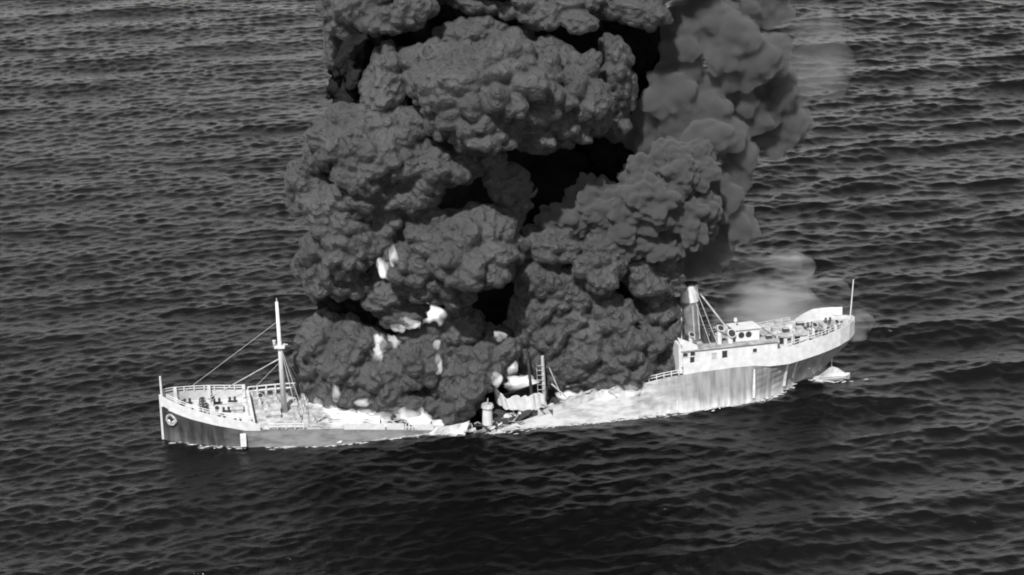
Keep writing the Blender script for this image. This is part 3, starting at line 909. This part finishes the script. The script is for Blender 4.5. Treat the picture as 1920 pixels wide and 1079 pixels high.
# ------------------------------------------------------------------ smoke
def ico(sub):
    bm = bmesh.new()
    bmesh.ops.create_icosphere(bm, subdivisions=sub, radius=1.0)
    bm.verts.ensure_lookup_table()
    v = np.array([x.co for x in bm.verts], dtype=np.float32)
    f = np.array([[q.index for q in p.verts] for p in bm.faces], dtype=np.int32)
    bm.free()
    return v / np.linalg.norm(v, axis=1, keepdims=True), f
def rnd_dirs(n, r):
    d = r.normal(size=(n, 3)).astype(np.float32)
    return d / np.linalg.norm(d, axis=1, keepdims=True)
def bumps(u, n, rad, r, jit=0.35):
    c = rnd_dirs(n, r)
    rr = (rad * (1 + jit * r.uniform(-1, 1, n))).astype(np.float32)
    best = np.zeros(len(u), dtype=np.float32)
    d = u @ c.T
    h = d - 1 + np.sqrt(np.maximum(rr[None, :] ** 2 - np.maximum(1 - d * d, 0), 0))
    h[d < 0.2] = -1
    return np.maximum(best, h.max(1))
def fib(n, r, jit):
    i = np.arange(n) + 0.5
    p = np.arccos(1 - 2 * i / n); t = math.pi * (1 + 5 ** 0.5) * i
    d = np.stack([np.cos(t) * np.sin(p), np.sin(t) * np.sin(p), np.cos(p)], -1)
    d += r.normal(size=d.shape) * jit * math.sqrt(4 / n)
    q, _ = np.linalg.qr(r.normal(size=(3, 3)))
    d = d @ q
    return (d / np.linalg.norm(d, axis=1, keepdims=True)).astype(np.float32)
def lumps(u, n, r, jit=0.5):
    """rounded domes that touch along creases: 1 on a dome's top, about 0 in the crease"""
    c = fib(n, r, jit)
    size = (1 + 0.35 * r.uniform(-1, 1, n)).astype(np.float32)
    r0 = math.sqrt(4.0 / n) * 1.05
    best = np.full(len(u), -9, dtype=np.float32); arg = np.zeros(len(u), dtype=np.int32)
    for i in range(0, n, 300):
        d2 = 2 - 2 * (u @ c[i:i + 300].T)
        h = size[i:i + 300][None, :] - d2 / (r0 * r0)
        best = np.maximum(best, h.max(1))
    return np.clip(best, -0.5, 1.4)
def vnoise(u, r, f):
    s = np.zeros(len(u), dtype=np.float32)
    for k in range(4):
        s += np.sin(u @ (r.normal(size=3) * f) + r.uniform(0, 6.28)).astype(np.float32)
    return s / 4
def billow_mesh(name, sub, n1, n2, n3, seed, amp=(0.24, 0.095, 0.036), n4=0, a4=0.0):
    r = np.random.default_rng(seed)
    u, f = ico(sub)
    w = u + np.stack([0.12 * vnoise(u, r, 3.0) + 0.035 * vnoise(u, r, 9.0) for k in range(3)], -1)
    w /= np.linalg.norm(w, axis=1, keepdims=True)
    h1 = lumps(w, n1, r, 0.7)
    h = 0.70 + amp[0] * h1
    m2 = 1 + 0.5 * vnoise(u, r, 4.0)
    h += amp[1] * lumps(w, n2, r) * m2
    if n3: h += amp[2] * lumps(w, n3, r) * (1 + 0.6 * vnoise(u, r, 6.0))
    if n4: h += a4 * lumps(w, n4, r) * (1 + 0.6 * vnoise(u, r, 8.0))
    co = (u * h[:, None]).astype(np.float32)
    me = bpy.data.meshes.new(name)
    me.vertices.add(len(co)); me.vertices.foreach_set("co", co.ravel())
    me.loops.add(f.size); me.loops.foreach_set("vertex_index", f.ravel())
    me.polygons.add(len(f)); me.polygons.foreach_set("loop_start", np.arange(0, f.size, 3, dtype=np.int32))
    me.polygons.foreach_set("use_smooth", np.ones(len(f), dtype=bool))
    me.update(calc_edges=True)
    return me
BIG = [billow_mesh("billow", 6, 14, 60, 300, 100 + i, (0.24, 0.16, 0.10), 1200, 0.03) for i in range(5)]
MID = [billow_mesh("billow", 6, 9, 55, 260, 200 + i, (0.27, 0.19, 0.11), 800, 0.03) for i in range(6)]
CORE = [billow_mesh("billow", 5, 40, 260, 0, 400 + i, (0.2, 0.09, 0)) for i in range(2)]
SOFT = [billow_mesh("billow", 5, 9, 50, 240, 300 + i, (0.30, 0.16, 0.08)) for i in range(4)]
for m_ in CORE: m_.materials.append(M['shade_smoke'])

def ship_y(px):            # depth of the ship's near side under a picture column
    return float(np.interp(px, [300, 600, 890, 1240, 1600], [-27, -25, -21, -14, -4]))
plume = empty("smoke_plume", (0, -14, 1))
tag(plume, "towering column of dense black oil smoke boiling up from the tanker's deck", "smoke")
nb = 0
def billow(px, py, rx, ry=None, dy=0.0, parent=plume, kind=None, ry_depth=None):
    global nb
    ry = ry or rx
    y = ship_y(px) + 9.0 + dy
    p = at_y(px, py, y)
    s = m_per_px(p)
    g = 1.0
    sx, sz = rx * s * g, ry * s * g / math.cos(DEP) * 0.98
    sy = (ry_depth * s if ry_depth else 0.5 * (sx + sz)) * 1.05
    kind = kind or ('big' if rx > 58 else 'mid')
    me_ = {'big': BIG, 'mid': MID, 'core': CORE}[kind][nb % {'big': 5, 'mid': 6, 'core': 2}[kind]]
    nb += 1
    o = bpy.data.objects.new("shade_dark_core", me_)
    COL.objects.link(o)
    o.parent = parent
    rot = Euler((random.uniform(0, 6.28), random.uniform(0, 6.28), random.uniform(0, 6.28))).to_matrix().to_4x4()
    o.matrix_local = Matrix.Translation(p - WORLD_LOC[parent]) @ Matrix.Diagonal((sx, sy, sz, 1)) @ rot
    return o
# x, y, half-width, half-height in the photograph; depth in metres behind the ship's near side line
LIST = [
 'upper_smoke_head',
 (650, 22, 52, 40, 6), (715, 28, 46, 34, 3), (762, 14, 46, 32, 4), (625, 60, 18, 30, 10), (700, -30, 90, 50, 8), (618, 95, 10, 30, 10),
 (905, -4, 60, 28, 8), (985, 8, 46, 28, 6), (1018, 30, 32, 22, 4), (1088, 42, 34, 18, 2), (1072, 6, 50, 26, 7), (1150, 10, 46, 28, 8), (1212, 28, 36, 24, 5), (1200, -10, 60, 30, 8),
 (850, -60, 110, 60, 12), (1020, -60, 110, 60, 12), (1180, -70, 110, 60, 14),

 (868, 66, 50, 24, 6), (905, 55, 34, 22, 5), (955, 75, 46, 22, 6), (1000, 92, 36, 16, 7),
 (735, 150, 52, 62, 4), (800, 128, 62, 46, 3), (850, 170, 82, 74, -3), (930, 172, 112, 92, -6), (1010, 170, 82, 70, -4), (1035, 112, 42, 34, 2), (1088, 140, 40, 40, 0),
 (1070, 185, 62, 58, -4), (905, 235, 78, 46, -7), (985, 240, 62, 40, -5), (1010, 268, 40, 15, -4), (1108, 205, 32, 46, -2), (1060, 235, 46, 36, -4), (720, 185, 34, 26, 2), (860, 125, 60, 40, 0), (960, 120, 66, 40, 0),
 (1152, 118, 30, 46, 6), (1160, 170, 28, 40, 6), (1150, 225, 30, 40, 8),
 (890, 272, 34, 20, -1), (925, 296, 28, 20, 0),
 'left_smoke_shoulder',
 (655, 258, 66, 54, 2), (738, 246, 66, 44, 1), (608, 278, 36, 44, 5), (576, 338, 36, 46, 6), (562, 372, 24, 26, 6), (692, 306, 76, 54, -2), (778, 312, 66, 46, -2),
 (840, 316, 52, 30, -1), (615, 382, 48, 42, 2), (690, 368, 62, 40, -1), (762, 358, 56, 36, -1), (885, 306, 30, 22, 1), (800, 345, 30, 20, 0),
 (955, 350, 36, 34, 1), (968, 378, 26, 20, 0), (930, 330, 26, 24, 2),
 'left_smoke_step',
 (645, 424, 60, 46, -1), (712, 404, 50, 38, 0), (612, 476, 46, 46, 1), (665, 470, 54, 46, -3), (603, 522, 36, 34, 1), (650, 532, 36, 28, -2), (580, 500, 24, 34, 4), (700, 440, 44, 40, 0),
 'middle_smoke_mass',
 (795, 436, 48, 44, -2), (772, 494, 56, 52, -5), (870, 476, 84, 66, -7), (905, 420, 54, 30, -2), (930, 462, 48, 58, -4), (832, 530, 58, 42, -7), (885, 508, 54, 38, -6), (945, 418, 36, 28, 0), (852, 424, 34, 24, -1),
 (735, 540, 50, 30, -3), (716, 552, 40, 26, -3), (755, 582, 46, 26, -4),
 'bow_deck_smoke',
 (612, 640, 56, 42, 0), (664, 648, 46, 42, -3), (600, 690, 44, 42, 0), (655, 690, 58, 46, -4), (582, 742, 34, 36, 0), (638, 728, 46, 40, -3), (712, 716, 58, 46, -5), (770, 684, 60, 54, -6),
 (795, 636, 56, 34, -3), (838, 700, 46, 46, -6), (752, 750, 60, 30, -6), (862, 616, 44, 40, -3), (868, 660, 40, 36, -4), (700, 660, 40, 34, -2), (810, 748, 44, 28, -6), (690, 758, 44, 22, -4),
 'slanting_smoke_jet',
 (935, 648, 36, 34, -6), (912, 680, 38, 34, -8), (890, 712, 38, 34, -9), (868, 745, 36, 30, -10), (848, 772, 30, 22, -10),
 'after_deck_smoke',
 (1005, 594, 44, 48, -2), (1058, 612, 58, 48, -4), (1008, 518, 46, 38, -2), (1052, 544, 44, 32, -3), (1030, 462, 56, 44, 0), (1130, 492, 54, 46, -4), (1222, 518, 56, 42, -1), (1098, 660, 66, 46, -6),
 (1062, 690, 46, 36, -6), (1140, 600, 50, 42, -5), (1228, 590, 42, 36, -1), (1180, 648, 58, 46, -7), (1226, 655, 40, 40, -2), (1160, 690, 56, 30, -7), (1018, 652, 50, 46, -3), (1115, 705, 56, 24, -7), (1085, 570, 46, 40, -3),
 (1245, 690, 34, 24, -6), (1256, 640, 28, 36, -3), (1262, 600, 22, 28, 0), (1250, 702, 30, 20, -5), (980, 640, 34, 40, -3),
 'right_smoke_shoulder',
 (1118, 384, 54, 42, 2), (1178, 400, 58, 48, -1), (1228, 378, 66, 54, -3), (1275, 318, 62, 54, -1), (1150, 442, 56, 38, -1), (1240, 452, 56, 38, -2), (1300, 410, 50, 60, -2), (1060, 412, 48, 36, 2), (1210, 330, 50, 40, 2),
]
def step(x, y):            # higher heads hang out further than the ones under them
    return float(np.interp(y, [60, 180, 300, 470, 600, 700], [-2, -5, -6, -2, 2, 3])) if x < 960 else float(np.interp(y, [200, 400, 520, 650], [-4, -3, -1, 1.5]))
def puff_verts(px, py, rx, ry, dy, variants, i):
    p = at_y(px, py, ship_y(px) + 9 + dy)
    s = m_per_px(p)
    me_ = variants[i % len(variants)]
    n = len(me_.vertices); c = np.empty(n * 3, dtype=np.float32); me_.vertices.foreach_get("co", c)
    rot = np.array(Euler((random.uniform(0, 6.28), random.uniform(0, 6.28), random.uniform(0, 6.28))).to_matrix())
    c = (c.reshape(-1, 3) @ rot.T) * np.array([rx * s, .52 * (rx + ry) * s, ry * s * 1.06]) + np.array(p)
    fidx = np.empty(len(me_.polygons) * 3, dtype=np.int32); me_.loops.foreach_get("vertex_index", fidx)
    return c, fidx.reshape(-1, 3)
def union(name, pieces, material, voxel, parent=None):
    """one closed body of smoke made of overlapping puffs"""
    vs, fs, b0 = [], [], 0
    for c, f in pieces:
        vs.append(c); fs.append(f + b0); b0 += len(c)
    V = np.concatenate(vs).astype(np.float32); F = np.concatenate(fs).astype(np.int32)
    lo, hi = V.min(0), V.max(0)
    org = Vector(((lo[0] + hi[0]) / 2, (lo[1] + hi[1]) / 2, lo[2])).copy()
    V = V - np.array(org, dtype=np.float32)
    me = bpy.data.meshes.new(name)
    me.vertices.add(len(V)); me.vertices.foreach_set("co", V.ravel())
    me.loops.add(F.size); me.loops.foreach_set("vertex_index", F.ravel())
    me.polygons.add(len(F)); me.polygons.foreach_set("loop_start", np.arange(0, F.size, 3, dtype=np.int32))
    me.update(calc_edges=True)
    o = bpy.data.objects.new(name, me)
    COL.objects.link(o)
    md = o.modifiers.new("union", 'REMESH'); md.mode = 'VOXEL'; md.voxel_size = voxel
    ev = o.evaluated_get(bpy.context.evaluated_depsgraph_get())
    nm = bpy.data.meshes.new_from_object(ev)
    o.modifiers.clear(); o.data = nm
    bpy.data.meshes.remove(me)
    nm.name = name
    nm.materials.clear(); nm.materials.append(material)
    if parent:
        o.parent = parent; o.location = org - WORLD_LOC[parent]
    else:
        o.location = org
    WORLD_LOC[o] = org
    return o
groups, cur = {}, None
for a in LIST:
    if isinstance(a, str): cur = a; groups[cur] = []
    else: groups[cur].append(a)
for gi, (nm_, lst) in enumerate(groups.items()):
    pcs = [puff_verts(a[0], a[1], a[2] * 1.01, a[3] * 1.01, a[4] + step(a[0], a[1]), BIG if a[2] > 58 else MID, i + gi) for i, a in enumerate(lst)]
    if nm_ == 'right_smoke_shoulder':
        union(nm_, pcs, M['smoke_mid'], 0.28, plume)
        continue
    body = union(nm_, pcs, M['smoke_surface'], 0.25, plume)
    body.data.polygons.foreach_set("use_smooth", np.ones(len(body.data.polygons), dtype=bool))
    # a fuzzy skin of thinner smoke round the dense body
    fr_ = union("smoke_fringe", pcs, M['smoke'], 0.38, body)
    sk_ = fr_.data
    n = len(sk_.vertices)
    c = np.empty(n * 3, dtype=np.float32); sk_.vertices.foreach_get("co", c)
    nv = np.empty(n * 3, dtype=np.float32); sk_.vertex_normals.foreach_get("vector", nv)
    sk_.vertices.foreach_set("co", c + nv * 0.28); sk_.update()
# heart of the column behind the outer heads, coloured near-black as the gaps' shade
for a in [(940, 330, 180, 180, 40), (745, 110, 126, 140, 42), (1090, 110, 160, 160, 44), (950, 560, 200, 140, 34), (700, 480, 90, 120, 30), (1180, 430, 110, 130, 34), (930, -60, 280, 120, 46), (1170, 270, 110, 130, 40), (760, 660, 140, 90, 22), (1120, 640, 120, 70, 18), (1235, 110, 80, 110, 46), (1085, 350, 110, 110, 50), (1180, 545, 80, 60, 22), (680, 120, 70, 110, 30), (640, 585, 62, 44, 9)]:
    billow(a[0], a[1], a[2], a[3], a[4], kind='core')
# the column goes on above the picture, same dark colour to deepen its reflection
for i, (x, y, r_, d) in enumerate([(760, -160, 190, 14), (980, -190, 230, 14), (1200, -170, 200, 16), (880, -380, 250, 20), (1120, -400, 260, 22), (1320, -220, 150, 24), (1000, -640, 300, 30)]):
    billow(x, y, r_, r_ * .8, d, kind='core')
SOFTL = [
 (1330, 262, 64, 54, 2), (1388, 300, 34, 56, 4), (1372, 418, 46, 46, 2), (1334, 372, 48, 56, 2), (1310, 488, 42, 40, 4), (1345, 470, 34, 34, 2),
 (1282, 92, 50, 58, 10), (1375, 90, 66, 66, 6), (1425, 110, 54, 66, 6), (1455, 195, 54, 66, 12), (1484, 240, 38, 44, 12), (1250, 185, 64, 54, 8), (1325, 192, 58, 54, 7), (1215, 245, 46, 50, 10),
 (1310, 30, 70, 36, 10), (1420, 18, 60, 36, 14), (1440, 262, 46, 36, 12), (1390, 200, 60, 60, 10), (1300, -40, 80, 50, 12), (1450, -40, 70, 50, 16), (1270, 250, 50, 40, 6),
]
def cloud(name, spots, material, voxel, lab, cat):
    o = union(name, [puff_verts(*sp, SOFT, i) for i, sp in enumerate(spots)], material, voxel)
    tag(o, lab, cat)
    return o
cloud("drifting_smoke", SOFTL, M['smoke_soft'], 0.42, "softer grey smoke bulging out to the right of the dense black column", "smoke")
cloud("smoke_haze", [(1530, 125, 66, 56, 14), (1572, 118, 34, 30, 14), (1560, 160, 30, 26, 12), (1520, 70, 60, 46, 16), (1545, 40, 40, 36, 18), (1490, 150, 50, 60, 14), (1470, 0, 60, 50, 16)], M['smoke_thin'], 0.8,
      "thin veil of smoke at the upper right edge of the plume", "smoke")
cloud("steam", [(1430, 565, 110, 60, 6), (1415, 610, 100, 44, 4), (1500, 590, 120, 44, 6), (1390, 580, 60, 56, 4), (1560, 596, 80, 40, 8), (1450, 520, 90, 56, 8), (1520, 560, 90, 44, 10)], M['steam'], 0.6,
      "pale wisp of steam blowing off the poop behind the funnel", "steam")

# ------------------------------------------------------------------ flames in the gaps of the smoke
dg = bpy.context.evaluated_depsgraph_get()
def flame_mesh(seed):
    r = np.random.default_rng(seed)
    u, f = ico(4)
    h = 0.7 + 0.25 * lumps(u, 9, r) + 0.10 * lumps(u, 50, r)
    co = u * h[:, None]
    t = np.clip((co[:, 2] + 1) / 2, 0, 1)
    ang = np.arctan2(co[:, 1], co[:, 0])
    co[:, 2] += 0.5 * t * np.maximum(0, np.sin(ang * 3 + r.uniform(0, 6))) * (1 - t * .3)
    co[:, 0] += 0.25 * np.sin(co[:, 2] * 3 + r.uniform(0, 6)) * t
    me = bpy.data.meshes.new("flame")
    me.from_pydata(co.tolist(), [], f.tolist())
    me.polygons.foreach_set("use_smooth", [True] * len(me.polygons))
    me.materials.append(M['flame'])
    me.update()
    return me
FM = [flame_mesh(i) for i in range(5)]
FL = [
 (803, 600, 24, 20, "largest bright flame in the smoke, above the middle of the bow deck"),
 (768, 604, 14, 9, "slanting flame just left of the largest flame in the smoke"),
 (748, 614, 10, 8, "small slanting flame tip left of the largest flame in the smoke"),
 (706, 646, 15, 13, "upper lump of the bright flame at the left inside the smoke"),
 (704, 664, 10, 12, "lower lump of the bright flame at the left inside the smoke"),
 (738, 643, 10, 9, "small round flame between the left flame and the largest flame"),
 (722, 504, 15, 13, "pale glow high up in a cleft on the smoke's left half"),
 (738, 484, 6, 14, "thin flame licking up the cleft above the pale glow"),
 (822, 684, 6, 13, "narrow flame low in the smoke below the largest flame"),
 (818, 648, 5, 5, "tiny spark of flame under the largest flame"),
 (630, 740, 6, 12, "upright flame near the foremast, left end of the deck fire"),
 (598, 757, 9, 7, "low flame beside the foremast shrouds"),
 (686, 750, 18, 7, "flat flame along the lower edge of the left smoke"),
 (620, 772, 12, 8, "small deck flame behind the low white bulwark, nearest the foremast"),
 (640, 790, 26, 12, "broad deck fire at the left end of the low white bulwark"),
 (700, 792, 30, 11, "broad deck fire behind the middle of the low white bulwark"),
 (770, 782, 26, 15, "deck fire at the torn plates left of the break"),
 (930, 712, 10, 10, "bright flame at the top of the black gap in the hull"),
 (960, 697, 10, 16, "flame rising from the left end of the wrecked bridge"),
 (975, 725, 26, 12, "broad blaze inside the curved white wreck of the bridge"),
 (936, 632, 9, 6, "faint flame on the slanting jet of smoke"),
 (1185, 731, 11, 8, "small flame at the deck edge forward of the stern house"),
 (1075, 742, 20, 7, "low flame along the deck right of the bridge mast"),
 (1130, 738, 18, 6, "low flame along the after deck under the smoke"),
]
for i, (px, py, rx, ry, lab) in enumerate(FL):
    d = ray(px, py)
    hit, loc, nrm, idx, ob, mt_ = scene.ray_cast(dg, CAM, d)
    y = loc.y if hit else ship_y(px)
    if loc.y > ship_y(px) + 25: y = ship_y(px) + 6
    p = at_y(px, py, y + 0.45 * rx * 0.1)
    s = m_per_px(p)
    o = bpy.data.objects.new("flame", FM[i % 5])
    rx, ry = max(rx, 7), max(ry, 7)
    COL.objects.link(o)
    o.location = p
    o.scale = (rx * s * 1.6, rx * s * 1.3, ry * s * 1.65)
    o.rotation_euler = (0, 0, random.uniform(0, 6.28)) if abs(rx - ry) < 8 else (0, 0, random.choice([0, math.pi]))
    tag(o, lab, "flame", "flames breaking through the smoke")
